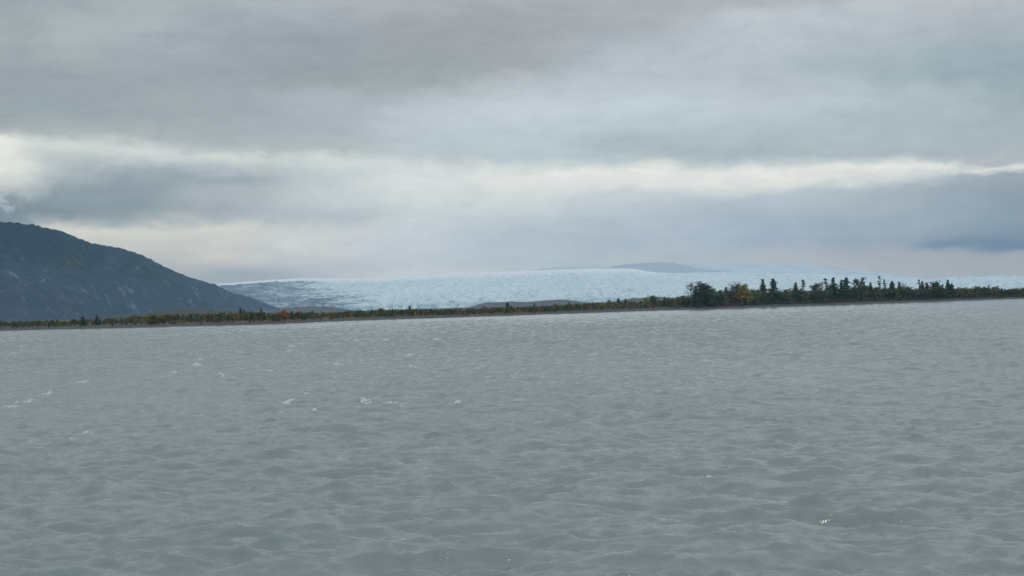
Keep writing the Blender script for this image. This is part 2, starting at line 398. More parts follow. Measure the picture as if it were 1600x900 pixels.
CAPS = [(512,538,5,1.6),(528,539,6,1.5),(543,533,5,1.3),(556,534,6,2.4),(570,532,7,2),(590,531,9,1.6),(602,532,5,1.5),(455,543,6,1.6),(455,550,9,2.2),(475,541,4,1.3),
        (637,533,6,1.3),(682,533,7,1.2),(640,555,7,1.2),(308,571,8,2.3),(123,598,11,3),(37,628,11,5),(18,636,9,2.5),(75,616,7,2),(272,582,7,2.6),(313,564,5,1.6),
        (353,637,6,3),(137,676,8,4.5),(48,693,8,1),(115,691,9,4),(418,580,7,2),(531,569,7,2),(645,574,8,2),(712,631,6,3.5),(450,629,9,2),(572,629,8,2),(612,631,8,4),
        (1300,803,8,2),(1108,761,5,2.5),(375,552,5,1.2),(790,556,4,1.6),(493,644,6,2),(345,587,5,1.6),(700,607,4,2),(480,617,4,2),(760,590,5,1.4)]
for (px, py, wx_, wy_) in CAPS:
    d = ray(px, py); t = -CAM_H / d.z; cx, cy = d.x * t, d.y * t
    rx = wx_ / F * cy; ry = wy_ * cy * cy / (F * CAM_H)
    ry = min(max(ry * .7, rx * .35), rx * 2.2)
    g = np.exp(-(((X0 - cx) / rx) ** 2 + ((Y0 - cy) / ry) ** 2))
    q_ = math.sin(px * 12.9) * .5
    g = np.exp(-(((X0 - cx + q_ * (Y0 - cy)) / rx) ** 2 + ((Y0 - cy + .3 * q_ * (X0 - cx)) / ry) ** 2) * np.clip(1 + .9 * fnz, .35, 3))
    foam = np.maximum(foam, g * (1.15 + .9 * fnz + .002 * cy)); Z += (.012 + .0009 * cy) * g * (1 + 1.6 * fnz)
Pw = np.zeros(X0.shape + (3,)); Pw[..., 0] = X0 + DX; Pw[..., 1] = Y0 + DY; Pw[..., 2] = Z
me = grid_mesh('water', Pw, attrs={'foam': foam, 'crest': crest, 'lost': lost})
tag(link('water', me, M_water), 'grey silty river water broken into short choppy waves', 'water', kind='structure')
far = np.array([[[-7500, -600, -.75], [7500, -600, -.75]], [[-7500, 1500, -.75], [7500, 1500, -.75]]], float)
fo = link('water', grid_mesh('river_reach', far), M_water)
tag(fo, 'wide grey river beyond the view on both sides', 'water', kind='structure')

# ------------------------------------------------------------------ landforms
def ridge_land(name, sil, Yr, front, back, m, z0=1.0, n=260, rows=70, rough=6.0, fine=2.0, nscale=120., shape=1.0, lean=0.0, crestnoise=0.0):
    """a hill whose crest passes through the given sight lines at depth Yr(px); front and back are the widths of its slopes"""
    pxs = np.linspace(sil[0][0], sil[-1][0], n)
    pys = np.interp(pxs, [s[0] for s in sil], [s[1] for s in sil])
    cr = np.array([at(a, c, Yr(a)) for a, c in zip(pxs, pys)])
    t = np.concatenate([np.linspace(-1, 0, rows)[:-1], np.linspace(0, 1, rows // 2)])
    T, I = np.meshgrid(t, np.arange(n), indexing='ij')
    X = cr[I, 0]; Yc = cr[I, 1]; H = np.maximum(cr[I, 2] - z0, .0)
    Y = Yc + np.where(T < 0, T * front, T * back)
    X = X + np.where(T < 0, T * lean, 0)
    fall = np.where(T < 0, (1 - np.abs(T)) ** shape, (1 - T ** 1.5))
    env = np.clip(1 - np.abs(T), 0, 1) * np.clip(np.abs(T) * 5, crestnoise, 1)
    gul = ridged((X + .45 * Y) / nscale, (Y - .3 * X) / (nscale * 2.6), 5, 3) - .55
    Z = z0 + H * fall + env * H / max(H.max(), 1) * (rough * fbm(X / nscale, Y / nscale, 5, 12) * 1.2 + rough * 1.6 * gul)
    Z = Z + fine * np.clip(H / (H.max() * .3 + 1e-6), 0, 1) * fbm(X / 11, Y / 11, 3, 9)
    Z = np.where(np.abs(T) > .995, z0 - 3, Z)
    P = np.stack([X, Y, Z], -1)
    return link(name, grid_mesh(name, P, attrs={'rel': (Z - z0) / max(H.max(), 1)}), m)
hs = [(-900, 250), (-600, 262), (-400, 285), (-250, 305), (-150, 322), (-60, 336), (0, 347), (20, 349), (38, 352), (46, 351), (62, 356), (80, 360), (95, 367), (105, 372), (116, 374.5), (124, 374.5), (135, 379), (150, 385), (162, 387.5), (172, 394), (185, 401), (200, 407), (218, 414), (236, 420.5), (248, 426), (262, 430), (272, 434), (282, 441), (296, 449), (310, 460), (322, 471), (334, 481), (346, 488), (356, 492)]
o = ridge_land('hill', hs, lambda p: 3000 + (p + 100) * 1.3, 1300, 1600, M_hill, n=700, rows=260, rough=36, fine=6.0, nscale=260, shape=1.05, lean=420, crestnoise=.03)
tag(o, 'dark blue forested mountainside sloping down to the glacier', 'mountain', kind='structure')
o = ridge_land('hill', [(200, 436), (260, 434), (285, 435.5), (305, 437), (318, 441), (330, 449), (345, 460), (360, 472), (376, 486), (385, 489)], lambda p: 4700, 700, 900, M_hill, n=200, rows=60, rough=10, fine=4, nscale=160)
tag(o, 'small hazy blue shoulder behind the foot of the mountain', 'mountain', kind='structure')
o = ridge_land('moraine', [(150, 497), (200, 493), (240, 488), (270, 483), (292, 480.5), (312, 482), (335, 485.5), (360, 487), (400, 488)], lambda p: 1900, 240, 200, M_moraine, n=160, rows=30, rough=3, fine=.8, nscale=60)
o.data.materials[0] = M_heath
tag(o, 'low brown moraine mound at the mountain foot', 'hill', kind='structure')
o = ridge_land('moraine', [(405, 486), (425, 483.5), (450, 481), (470, 479.4), (485, 478.8), (497, 478.8), (508, 480.2), (522, 482), (536, 484), (548, 486)], lambda p: 1700, 240, 200, M_moraine, n=120, rows=30, rough=3, fine=.7, nscale=60)
tag(o, 'low grey brown moraine mound below dirty ice', 'hill', kind='structure')
o = ridge_land('moraine', [(730, 482), (742, 478.5), (752, 474.5), (764, 472), (775, 472.6), (800, 471.8), (822, 473), (838, 471.8), (855, 470), (875, 469), (888, 470), (905, 472), (925, 474), (950, 477)], lambda p: 1800, 260, 220, M_moraine, n=220, rows=30, rough=3, fine=.8, nscale=60)
tag(o, 'long low purple grey moraine ridge before the clean ice', 'hill', kind='structure')
o = ridge_land('moraine', [(940, 474), (960, 470.5), (985, 468), (1010, 466.4), (1035, 466), (1060, 467), (1090, 470)], lambda p: 1500, 240, 200, M_moraine, n=120, rows=30, rough=3, fine=.8, nscale=60)
tag(o, 'low tan brown moraine rise behind the yellow brush', 'hill', kind='structure')

# glacier
CR = [(250, 450), (300, 446), (325, 444), (360, 441.5), (400, 438.2), (440, 436), (470, 434.2), (520, 434.6), (560, 434.4), (600, 433.4), (650, 431), (700, 427.6), (750, 425.8), (800, 424), (850, 422), (900, 420.6), (950, 419.8), (985, 419.4), (1003, 422), (1020, 425), (1045, 426.6), (1080, 426.2), (1120, 425), (1160, 425), (1200, 425.4), (1300, 428), (1400, 432), (1450, 434), (1500, 431.5), (1550, 429.5), (1600, 429.5), (1700, 430), (1800, 431)]
GX = np.arange(-1620, 2900, 5.2)
GYf = np.concatenate([np.linspace(0, 20, 8)[:-1], np.arange(20, 1330, 4.6), np.arange(1340, 2600, 40)])
GXX, GV = np.meshgrid(GX, GYf)
front = 5000 + 90 * fbm(GXX / 400, GXX * 0, 3, 4) + 20 * fbm(GXX / 40, GXX * 0, 3, 6)
GYY = front + GV
azp = np.array([[azel(a, c)[0], azel(a, c)[1]] for a, c in CR])
E = np.interp(np.arctan2(GXX, GYY), azp[:, 0], azp[:, 1])
s = np.clip(GV / 1300, 0, None)
prof = np.where(s < 1, .10 + .90 * np.clip(s, 0, 1) ** .72, 1.0)
Hc = np.where(s < 1, E * prof * GYY, E * (front + 1300)) + CAM_H
cliff = sstep(0, 9, GV)
cell = fbm(GXX / 26, GV / 17, 3, 14); cell2 = fbm(GXX / 12, GV / 9, 2, 15)
cellA = ridged(GXX / 34 + .3 * fbm(GXX / 60, GV / 60, 2, 77), GV / 24, 3, 18)
deb_shade = 1 - sstep(-1230, -900, GXX + .10 * (GV - 300) + 160 * fbm(GXX / 500, GV / 200, 3, 51))
deb_shade = np.maximum(deb_shade, .55 * (1 - sstep(-900, -230, GXX + .35 * (GV - 500) + 200 * fbm(GXX / 400, GV / 200, 3, 52))))
deb_shade = deb_shade * (1 - sstep(1130, 1230, GV))
deb_shade = np.maximum(deb_shade, .27 * sstep(400, 1000, GXX))  # cloud shadow over the right ice, painted through the debris mask
deb_shade = np.maximum(deb_shade, .55 * np.exp(-((GV - 1170) / 40) ** 2) * sstep(1500, 1900, GXX))
amp = (1 - sstep(1050, 1300, GV) * .8) * (1 - .5 * np.clip(deb_shade, 0, 1))
disp = amp * (1 + .6 * (1 - sstep(100, 420, GV))) * (9.0 * cell + 7.0 * cell2 + 9.0 * (cellA - .7))
GZ = np.where(cliff > 0, Hc * cliff + disp * cliff, Hc * cliff)
cre_shade = np.clip((.45 + .2 * (1 - sstep(150, 450, GV))) - .8 * cell - .5 * cell2 - .6 * (cellA - .7), 0, 1) * (1 - sstep(900, 1200, GV) * .6)  # bluer crevasse ice, with blue shadow painted in towards the front
me = grid_mesh('glacier', np.stack([GXX, GYY, GZ], -1), attrs={'crevasse_shade': cre_shade, 'debris_shade': deb_shade, 'upper_sunlit': np.clip(s, 0, 1) * (1 - deb_shade * .3) * (1 - .3 * sstep(450, 900, GXX))})  # crest whitening cut on the right for the painted cloud shadow
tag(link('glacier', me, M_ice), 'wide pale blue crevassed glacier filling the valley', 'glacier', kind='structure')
o = ridge_land('rock_outcrop', [(945, 422), (958, 416.5), (970, 414), (985, 412.2), (1010, 411), (1035, 409.8), (1052, 411), (1066, 414), (1085, 418), (1105, 421.5), (1130, 423), (1160, 425), (1200, 426), (1240, 427)], lambda p: 8200, 900, 700, M_rock, n=200, rows=60, rough=14, fine=4, nscale=200)
tag(o, 'hazy dark rock outcrop rising through the ice', 'rock outcrop', kind='structure')
o = ridge_land('snow_slope', [(820, 424), (860, 418), (900, 416.5), (960, 415), (1040, 413.5), (1080, 411.5), (1130, 410.5), (1180, 411.5), (1230, 412), (1290, 416), (1350, 423), (1420, 432), (1480, 440)], lambda p: 9600, 700, 700, M_snow, n=200, rows=60, rough=14, fine=5, nscale=260)
tag(o, 'faint snowy slope fading into mist behind the ice', 'snow slope', kind='structure')

# ------------------------------------------------------------------ vegetation builders
def quads(cen, size, r, flat=0.0, up_bias=0.0):
    """small randomly turned leaf-clump faces; returns verts, faces"""
    n = len(cen)
    u = r.normal(size=(n, 3)); u[:, 2] *= (1 - flat); u /= np.linalg.norm(u, axis=1)[:, None]
    v = r.normal(size=(n, 3)); v -= u * np.sum(u * v, 1)[:, None]; v /= np.linalg.norm(v, axis=1)[:, None]
    s = size * r.uniform(.6, 1.4, n)[:, None]
    a = r.uniform(.45, .9, n)[:, None]
    V = np.stack([cen - u * s, cen - v * s * a + u * s * .2, cen + u * s, cen + v * s * a - u * s * .15], 1).reshape(-1, 3)
    return V, np.arange(4 * n).reshape(n, 4)
def tube(pts, rad, k=6):
    pts = np.asarray(pts, float); V = []; Fc = []
    for i, p in enumerate(pts):
        d = pts[min(i + 1, len(pts) - 1)] - pts[max(i - 1, 0)]; d /= np.linalg.norm(d) + 1e-9
        a = np.cross(d, (1, 0, .1)); a /= np.linalg.norm(a) + 1e-9; c = np.cross(d, a)
        for j in range(k):
            q = 2 * math.pi * j / k; V.append(p + rad[i] * (a * math.cos(q) + c * math.sin(q)))
    for i in range(len(pts) - 1):
        for j in range(k):
            Fc.append((i * k + j, i * k + (j + 1) % k, (i + 1) * k + (j + 1) % k, (i + 1) * k + j))
    return np.array(V), np.array(Fc)
def join(parts):
    V = []; Fc = []; o = 0
    for v, f in parts: V.append(v); Fc.append(f + o); o += len(v)
    return np.concatenate(V), np.concatenate(Fc)
def tints(n, lo, hi, r, per=4):
    m = n // per
    t = r.random((m, 1)) ** 1.2; c = np.array(lo) * (1 - t) + np.array(hi) * t
    return np.repeat(c, per, 0)

def spruce_parts(r, ragged=.3, wide=.17, thin=False):
    """unit height"""
    lean = r.normal(0, .012, 2)
    tp = [(lean[0] * z * z, lean[1] * z * z, z) for z in np.linspace(0, .985, 7)]
    trunk = [tube(tp, np.linspace(.017, .003, 7))]
    cen = []
    z = .05
    while z < .985:
        w0 = wide * (1 - z) ** .8 * (1 + .25 * math.sin(z * 19 + lean[0] * 300)) + .012
        nb = int(r.integers(5, 9)) if not thin else int(r.integers(2, 5))
        for j in range(nb):
            if r.random() < ragged * .5: continue
            a = r.uniform(0, 6.283); L = w0 * r.uniform(.6, 1.25)
            if thin: L *= .8
            m = max(3, int(L * (80 if not thin else 55)))
            for q in np.linspace(.1, 1, m):
                cen.append((math.cos(a) * L * q, math.sin(a) * L * q, z - .28 * L * q * q + .02 * (q > .8)))
            if j < 3: trunk.append(tube([(0, 0, z), (math.cos(a) * L * .8, math.sin(a) * L * .8, z - .15 * L)], [.004, .0015], 3))
        z += r.uniform(.014, .026) * (1.5 if thin else 1)
    cen = np.array(cen); cen += r.normal(0, .006, cen.shape)
    V, Fc = quads(cen, .024, r, .3)
    return join(trunk), (V, Fc)
def broad_parts(r, w=.28, low=.18, n=2300, leafs=.020, tall=1.0, bare=False, cone=0.0):
    """unit height broadleaf: forking limbs carrying leaf clumps"""
    trunk = [tube([(0, 0, 0), (r.normal(0, .01), r.normal(0, .01), .3), (r.normal(0, .02), r.normal(0, .02), .6), (r.normal(0, .025), r.normal(0, .025), .93)], [.022, .016, .010, .003])]
    tips = []
    for i in range(34 if not bare else 26):
        z = low + (.90 - low) * (i / 33.0 if not bare else i / 25.0); a = r.uniform(0, 6.283)
        q = (z - low) / (1 - low)
        rad = w * ((1 - q) ** .75 if cone else math.sin(math.pi * min(.98, q * .8 + .18)) ** .7) * r.uniform(.45, 1.1)
        e = np.array((math.cos(a) * rad, math.sin(a) * rad, min(1.0, z + rad * r.uniform(.5, 1.1)) * r.uniform(.86, 1.0)))
        s0 = np.array((0, 0, z * .92)); mid = (s0 + e) / 2 + (0, 0, -.02)
        trunk.append(tube([s0, mid, e], [.007, .005, .0015], 4)); tips += [(e, 1.0), ((mid + e) / 2, .8), (mid, .6)]
        if bare:
            for _ in range(4):
                e2 = e + r.normal(0, .045, 3) + (0, 0, .045); trunk.append(tube([(mid + e) / 2, e2], [.0035, .001], 3)); tips.append((e2, .4))
    cen = []
    per = n / len(tips)
    for t, k in tips:
        cl = r.uniform(.018, .045) * (1 if not bare else .6)
        c = r.normal(0, cl, (int(per * k * 1.3), 3)); c[:, 2] *= .8
        cen.append(c + t)
    cen = np.concatenate(cen); cen = cen[cen[:, 2] > .03]
    cen[:, 2] = np.minimum(cen[:, 2], 1.0)
    V, Fc = quads(cen, leafs, r)
    return join(trunk), (V, Fc)
def make_tree(kind, trunkm, crownm):
    root = bpy.data.objects.new(kind, None); C.objects.link(root)
    root.empty_display_size = .3
    tr = link('trunk', trunkm, None, root); cw = link('crown', crownm, None, root)
    return root
def tree_meshes(builder, lo, hi, seed, **k):
    r = np.random.default_rng(seed)
    (tv, tf), (cv, cf) = builder(r, **k)
    tm = poly_mesh('trunk', tv, tf, True); tm.materials.append(M_bark)
    cm = poly_mesh('crown', cv, cf, False, cols=tints(len(cv), lo, hi, r)); cm.materials.append(M_leaf)
    return tm, cm
SPL, SPH = (.016, .034, .024), (.055, .085, .048)
LIB = {
 'spruce': [tree_meshes(spruce_parts, SPL, SPH, s, wide=wd, ragged=rg) for s, wd, rg in ((1, .17, .3), (2, .22, .4), (3, .14, .5), (4, .26, .2))],
 'snag': [tree_meshes(spruce_parts, SPL, SPH, s, wide=.13, ragged=.6, thin=True) for s in (11, 12, 13)],
 'dark': [tree_meshes(broad_parts, (.018, .036, .024), (.065, .09, .045), s, w=wd, low=.1, n=2300) for s, wd in ((21, .36), (22, .27), (23, .45))],
 'yellow': [tree_meshes(broad_parts, (.15, .14, .03), (.40, .33, .06), s, w=.30, low=.08, n=2600, cone=1.0) for s in (31, 32)],
 'bare': [tree_meshes(broad_parts, (.03, .035, .03), (.08, .08, .06), s, w=.22, low=.25, n=420, leafs=.014, bare=True) for s in (41, 42)],
 'olive': [tree_meshes(broad_parts, (.035, .045, .018), (.12, .125, .05), s, w=wd, low=.06, n=1500, leafs=.026) for s, wd in ((51, .35), (52, .28), (53, .42))],
}
KN = {'spruce': 'spruce_tree', 'snag': 'spruce_tree', 'dark': 'poplar_tree', 'yellow': 'poplar_tree', 'bare': 'bare_tree', 'olive': 'willow_tree'}
CAT = {'spruce_tree': 'spruce tree', 'poplar_tree': 'poplar tree', 'bare_tree': 'bare tree', 'willow_tree': 'willow tree'}
PROTO = {}
def plant(kind, i, px, top, off, label, group, col=(1, 1, 1), wide=1.0):
    """a tree whose tip is at the sight line (px, top), off metres behind the waterline"""
    Y = 500.0
    for _ in range(4): X = at(px, top, Y).x; Y = float(shoreY(X)) + off
    z0 = float(np.interp(off, vv, zz)) - .1
    h = at(px, top, Y).z - z0
    key = (kind, i % len(LIB[kind]))
    if key not in PROTO: PROTO[key] = root = make_tree(KN[kind], *LIB[kind][key[1]])
    else:
        p = PROTO[key]; root = p.copy(); C.objects.link(root)
        for ch in p.children:
            c = ch.copy(); C.objects.link(c); c.parent = root
    root.location = (X, Y, z0); root.rotation_euler = (0, 0, random.uniform(0, 6.28)); root.scale = (h * wide, h * wide, h)
    for ch in root.children:
        if ch.name.startswith('crown'): ch.color = tuple(col) + (1,)
    tag(root, label, CAT[KN[kind]], group)
    return root

# ---- the trees one can tell apart on the wooded right bank
G1 = 'trees rising out of the wooded bank'
RT = [
 ('bare', 0, 1079.5, 440, 10, 'thin half bare tree at the left edge of the tall dark clump', 1.1),
 ('dark', 0, 1094, 440, 12, 'tall broad dark tree with two tips, leftmost of the tall trees', 1.0),
 ('dark', 1, 1102, 441, 14, 'dark ragged tree joined to the right side of the first tall clump', 1.2),
 ('spruce', 1, 1088, 446, 9, 'short dark tree filling the left of the first tall clump', 1.2),
 ('dark', 2, 1108, 449, 9, 'low rounded dark tree at the foot of the first tall clump', 1.2),
 ('spruce', 0, 1134.5, 448.5, 20, 'small dark green spruce left of the pair with the yellow tree', 1.2),
 ('olive', 0, 1127, 455, 14, 'low olive tree in the dip right of the first tall clump', 1.2),
 ('bare', 1, 1143, 441, 22, 'dark thinly leaved tree with several tips beside the yellow tree', 1.3),
 ('dark', 1, 1151, 441, 24, 'dark poplar standing right against the yellow tree', 1.0),
 ('yellow', 0, 1163, 442, 18, 'golden yellow poplar, the brightest tree on the bank', 1.25),
 ('yellow', 1, 1156, 450, 14, 'small rusty orange tree at the left foot of the yellow poplar', 1.1),
 ('spruce', 2, 1191.5, 436.5, 24, 'narrow dark spruce standing alone right of the yellow poplar', 1.3),
 ('spruce', 3, 1208, 435.5, 20, 'broad ragged spruce, second of the lone pair right of the yellow poplar', 1.1),
 ('olive', 1, 1183, 455, 12, 'short brownish bushy tree left of the narrow spruce', 1.0),
 ('olive', 2, 1229, 450.5, 14, 'low dark rounded tree in the gap after the lone spruce pair', 1.2),
 ('spruce', 2, 1243, 441.5, 24, 'dark blunt spruce left of the spindly spruce', 1.4),
 ('snag', 0, 1254.5, 436.5, 22, 'spindly spruce with short sparse branches past the low gap', 1.7),
 ('dark', 1, 1275, 440, 24, 'broad dark tree opening the dense middle stand', 1.2),
 ('snag', 1, 1290, 434.5, 26, 'thin topped pale green spruce in the dense middle stand', 1.9),
 ('spruce', 0, 1302, 433.5, 20, 'tall full spruce in the heart of the middle stand', 1.2),
 ('spruce', 1, 1315, 436.5, 22, 'slightly shorter spruce right of the tall full one', 1.0),
 ('spruce', 3, 1322, 433.5, 26, 'tall pointed spruce closing the middle stand', 1.0),
 ('dark', 0, 1342, 433.5, 22, 'tall round headed poplar standing just after the middle stand', .9),
 ('olive', 1, 1351, 443, 20, 'olive tree leaning on the right side of the round headed poplar', 1.0),
 ('spruce', 2, 1360, 441.5, 24, 'little pointed spruce between poplar and bare pole', 1.2),
 ('snag', 2, 1373.5, 431, 24, 'very thin dead looking tree, tallest tip of the right half', 1.3),
 ('snag', 0, 1381.5, 436, 22, 'thin spruce directly right of the dead looking tree', 1.5),
 ('spruce', 3, 1394, 439.5, 20, 'bushy spruce after the two thin trees', 1.1),
 ('spruce', 0, 1405, 440.5, 24, 'medium spruce second after the two thin trees', 1.1),
 ('bare', 0, 1413, 441, 26, 'sparse grey branched tree after the bushy spruces', 1.2),
 ('snag', 1, 1436, 436.5, 22, 'forked thin spruce leading the last tall group', 1.6),
 ('spruce', 2, 1441, 439.5, 24, 'narrow spruce right behind the forked one', 1.2),
 ('spruce', 1, 1448, 441, 20, 'dense dark spruce in the middle of the last tall group', 1.1),
 ('dark', 2, 1457, 438.5, 22, 'massive dark rounded tree in the last tall group', .9),
 ('dark', 1, 1463, 440, 24, 'dark tree at the right shoulder of the massive rounded one', 1.1),
 ('spruce', 0, 1481, 437, 22, 'last tall spruce of the bank with a slender tip', 1.1),
 ('spruce', 3, 1487, 443, 20, 'short spruce pressed to the right of the last tall spruce', 1.1),
 ('snag', 2, 1473, 444, 22, 'stunted thin spruce between the rounded tree and the last tall spruce', 1.8),
 ('olive', 0, 1515, 448.5, 22, 'low light green tree starting the lower far bank', 1.2),
 ('olive', 2, 1528, 446.5, 26, 'wide low dome shaped tree on the lower far bank', 1.2),
 ('snag', 1, 1545, 444.5, 24, 'lone thin spruce poking above the lower far bank', 1.7),
 ('bare', 1, 1555, 446.5, 26, 'sparse twiggy tree after the lone thin spruce', 1.2),
 ('olive', 1, 1587, 449.5, 22, 'bright green low tree near the right end of the bank', 1.4),
]
for (k, i, px, tp, off, lab, wd) in RT:
    col = (1, 1, 1)
    if k == 'yellow': col = (.72, .80, .9)
    if 'rusty orange' in lab: col = (.62, .48, .6)
    if 'light green' in lab or 'bright green' in lab: col = (1.0, 1.15, .9)
    if k == 'yellow' and i == 0: off = 14
    plant(k, i, px, tp, off * .55, lab, G1, col, wd * (1.35 if k in ('spruce', 'snag') else 1.15))
# ---- single trees along the low left and middle bank
G2 = 'single trees on the low scrub bank'
LT = [
 ('spruce', 3, 130, 494, 14, 'dark squat spruce on the brown bank below the mountain', (1, 1, 1), 1.9),
 ('spruce', 1, 152, 491.5, 16, 'small pointed dark spruce below the mountain, taller of two', (1, 1, 1), 1.7),
 ('spruce', 0, 27, 503, 12, 'tiny dark spruce near the left end of the bank', (1, 1, 1), 1.6),
 ('spruce', 2, 78, 502, 12, 'tiny narrow spruce, second from the left end of the bank', (1, 1, 1), 1.8),
 ('olive', 0, 190, 497.5, 11, 'tan leafed bush at the start of the pale gravel beach', (1.5, 1.1, .9), 1.6),
 ('spruce', 0, 376, 480, 40, 'slim dark spruce, tallest tip left of the orange tree', (1, 1, 1), 1.4),
 ('spruce', 1, 381, 483, 38, 'dark spruce leaning on the slim tallest one', (1, 1, 1), 1.4),
 ('spruce', 2, 408, 481.5, 40, 'thin spruce tip midway to the orange tree', (1, 1, 1), 1.4),
 ('spruce', 3, 413, 488, 24, 'squat dark spruce midway to the orange tree', (1, 1, 1), 1.5),
 ('yellow', 0, 443.5, 483.5, 22, 'bright orange autumn tree below the dirty ice', (1.15, .42, .45), 1.7),
 ('spruce', 0, 455, 485.5, 20, 'dark green spruce touching the right of the orange tree', (1, 1, 1), 1.6),
 ('yellow', 1, 462, 487, 28, 'faded orange tree just behind the green spruce', (.8, .4, .5), 1.6),
 ('spruce', 1, 487, 484.5, 28, 'dark spruce on the bank between the two orange trees', (1, 1, 1), 1.3),
 ('olive', 1, 474, 490, 9, 'dark green bush hanging over the gravel edge', (.7, .9, .8), 2.0),
 ('olive', 2, 525, 488, 14, 'rounded dark bush left of the second orange tree', (.6, .8, .8), 2.2),
 ('yellow', 1, 546, 488, 20, 'small rust red tree, second orange one along the bank', (.9, .4, .55), 1.8),
 ('spruce', 0, 562, 483, 24, 'pointed spruce right of the small rust red tree', (1, 1, 1), 1.5),
 ('olive', 0, 594, 480.5, 40, 'green tree where the clean ice begins', (.8, 1, .8), 1.6),
 ('spruce', 2, 613, 481, 22, 'blue green spruce on the bank below clean ice', (1, 1, 1), 1.5),
 ('spruce', 3, 640, 477.5, 34, 'pointed tip of spruce before the vertical ice towers', (1, 1, 1), 1.3),
 ('spruce', 1, 673.5, 482, 12, 'dark compact spruce alone near the water below the ice', (.9, 1, 1), 1.8),
 ('olive', 1, 705, 482, 22, 'ochre bush tree left of the moraine ridge', (1.4, 1.1, .7), 1.6),
 ('olive', 0, 757, 478, 26, 'tall bright olive tree in front of the moraine ridge', (1.1, 1.2, .7), 1.5),
 ('spruce', 3, 793, 472.5, 16, 'dark leaning spruce in front of the moraine ridge', (.9, 1, 1), 1.7),
 ('spruce', 1, 799, 477, 14, 'squat dark spruce leaning on the one before the moraine ridge', (.9, 1, 1), 1.8),
 ('spruce', 2, 835, 473, 30, 'slim spruce below the highest part of the moraine ridge', (1, 1, 1), 1.4),
 ('spruce', 0, 889, 471.5, 24, 'dark spruce at the right end of the moraine ridge', (1, 1, 1), 1.5),
 ('spruce', 3, 966, 466, 24, 'dense spruce half way from the moraine ridge to the tall clump', (1, 1, 1), 1.6),
 ('spruce', 1, 977, 466, 26, 'dark spruce right beside the dense half way one', (1, 1, 1), 1.5),
 ('dark', 1, 1020.5, 460.5, 26, 'round topped green tree rising above the yellow brush', (1.2, 1.2, .9), 1.5),
 ('spruce', 2, 1038, 463.5, 20, 'narrow spruce between the round topped tree and tall clump', (1, 1, 1), 1.5),
 ('olive', 2, 1047, 468, 8, 'dark low bush close to the water before the tall clump', (.6, .7, .7), 1.9),
 ('yellow', 0, 1009, 464, 24, 'pale yellow autumn tree left of the round topped tree', (.7, .75, .9), 1.5),
 ('yellow', 1, 1065, 461, 20, 'dull gold tree just left of the tall clump', (.55, .6, .9), 1.5),
 ('yellow', 0, 952, 468, 26, 'dull gold bushy tree before the dense half way spruce', (.55, .55, .8), 1.6),
]
for (k, i, px, tp, off, lab, col, wd) in LT:
    plant(k, i, px, tp, off, lab, G2, col, wd)
# ---- the many small look-alike trees and bushes of the low bank
TOP = [(-300, 506), (-60, 503), (0, 501), (100, 499), (180, 496), (230, 491), (280, 490), (340, 488.5), (370, 486), (420, 486), (470, 487), (520, 487.5), (545, 485), (600, 482), (650, 481.5), (700, 481.5), (745, 482), (800, 479), (850, 476.5), (900, 473), (950, 469.5), (1000, 468), (1040, 466), (1065, 462), (1100, 458), (1125, 459), (1160, 456), (1200, 455), (1250, 454.5), (1300, 451), (1350, 450), (1400, 451), (1450, 450), (1500, 451), (1550, 450), (1600, 451.5), (1700, 450), (1900, 446)]
def topy(px): return np.interp(px, [t[0] for t in TOP], [t[1] for t in TOP])
px = -30.0; n_ = 0
while px < 1060:
    kd = random.choices(['olive', 'spruce', 'yellow'], [6, 2.2, 1.4])[0]
    tpy = float(topy(px)) + random.uniform(-1.2, 5.0) * (1 if px > 330 else .7)
    off = random.uniform(9, 46)
    if px < 330:
        place = 'on the brown scrub flat below the mountain'; col = random.choice([(1.1, .85, .6), (.9, .85, .7), (.8, 1, .8)])
    elif px < 560:
        place = 'on the bank below the dirty ice'; col = random.choice([(1, 1, .8), (.8, 1, .8), (1.2, .9, .6)])
    else:
        place = 'on the bank below the clean ice'; col = random.choice([(1.1, 1.05, .8), (.8, 1, .8), (1.35, 1.0, .7)])
    if kd == 'spruce': col = (1, 1, 1)
    if kd == 'yellow': col = random.choice([(.5, .45, .6), (.55, .5, .8), (.5, .36, .6)])
    word = {'olive': 'small leafy willow', 'spruce': 'small dark spruce', 'yellow': 'small dull gold autumn poplar'}[kd]
    plant(kd, random.randrange(4), px, tpy, off, f'{word} {place}', f'{word}s {place}', col, random.uniform(1.4, 2.0))
    px += random.uniform(4.0, 8.5); n_ += 1
print('small trees', n_)

px = 1108.0
while px < 1650:
    kd = random.choices(['olive', 'spruce', 'dark'], [4, 3, 3])[0]
    tpy = float(topy(px)) + random.uniform(-5.5, 3.0) * (1 if px < 1490 else .6)
    col = (1, 1, 1) if kd != 'olive' else random.choice([(.8, .9, .8), (1, 1, .8), (.7, .8, .8)])
    word = {'olive': 'low olive willow', 'spruce': 'low dark spruce', 'dark': 'low dark poplar'}[kd]
    plant(kd, random.randrange(4), px, tpy, random.uniform(6, 22), f'{word} half buried in the right bank thicket', f'{word}s in the right bank thicket', col, random.uniform(1.3, 1.8))
    px += random.uniform(4.5, 9.0)
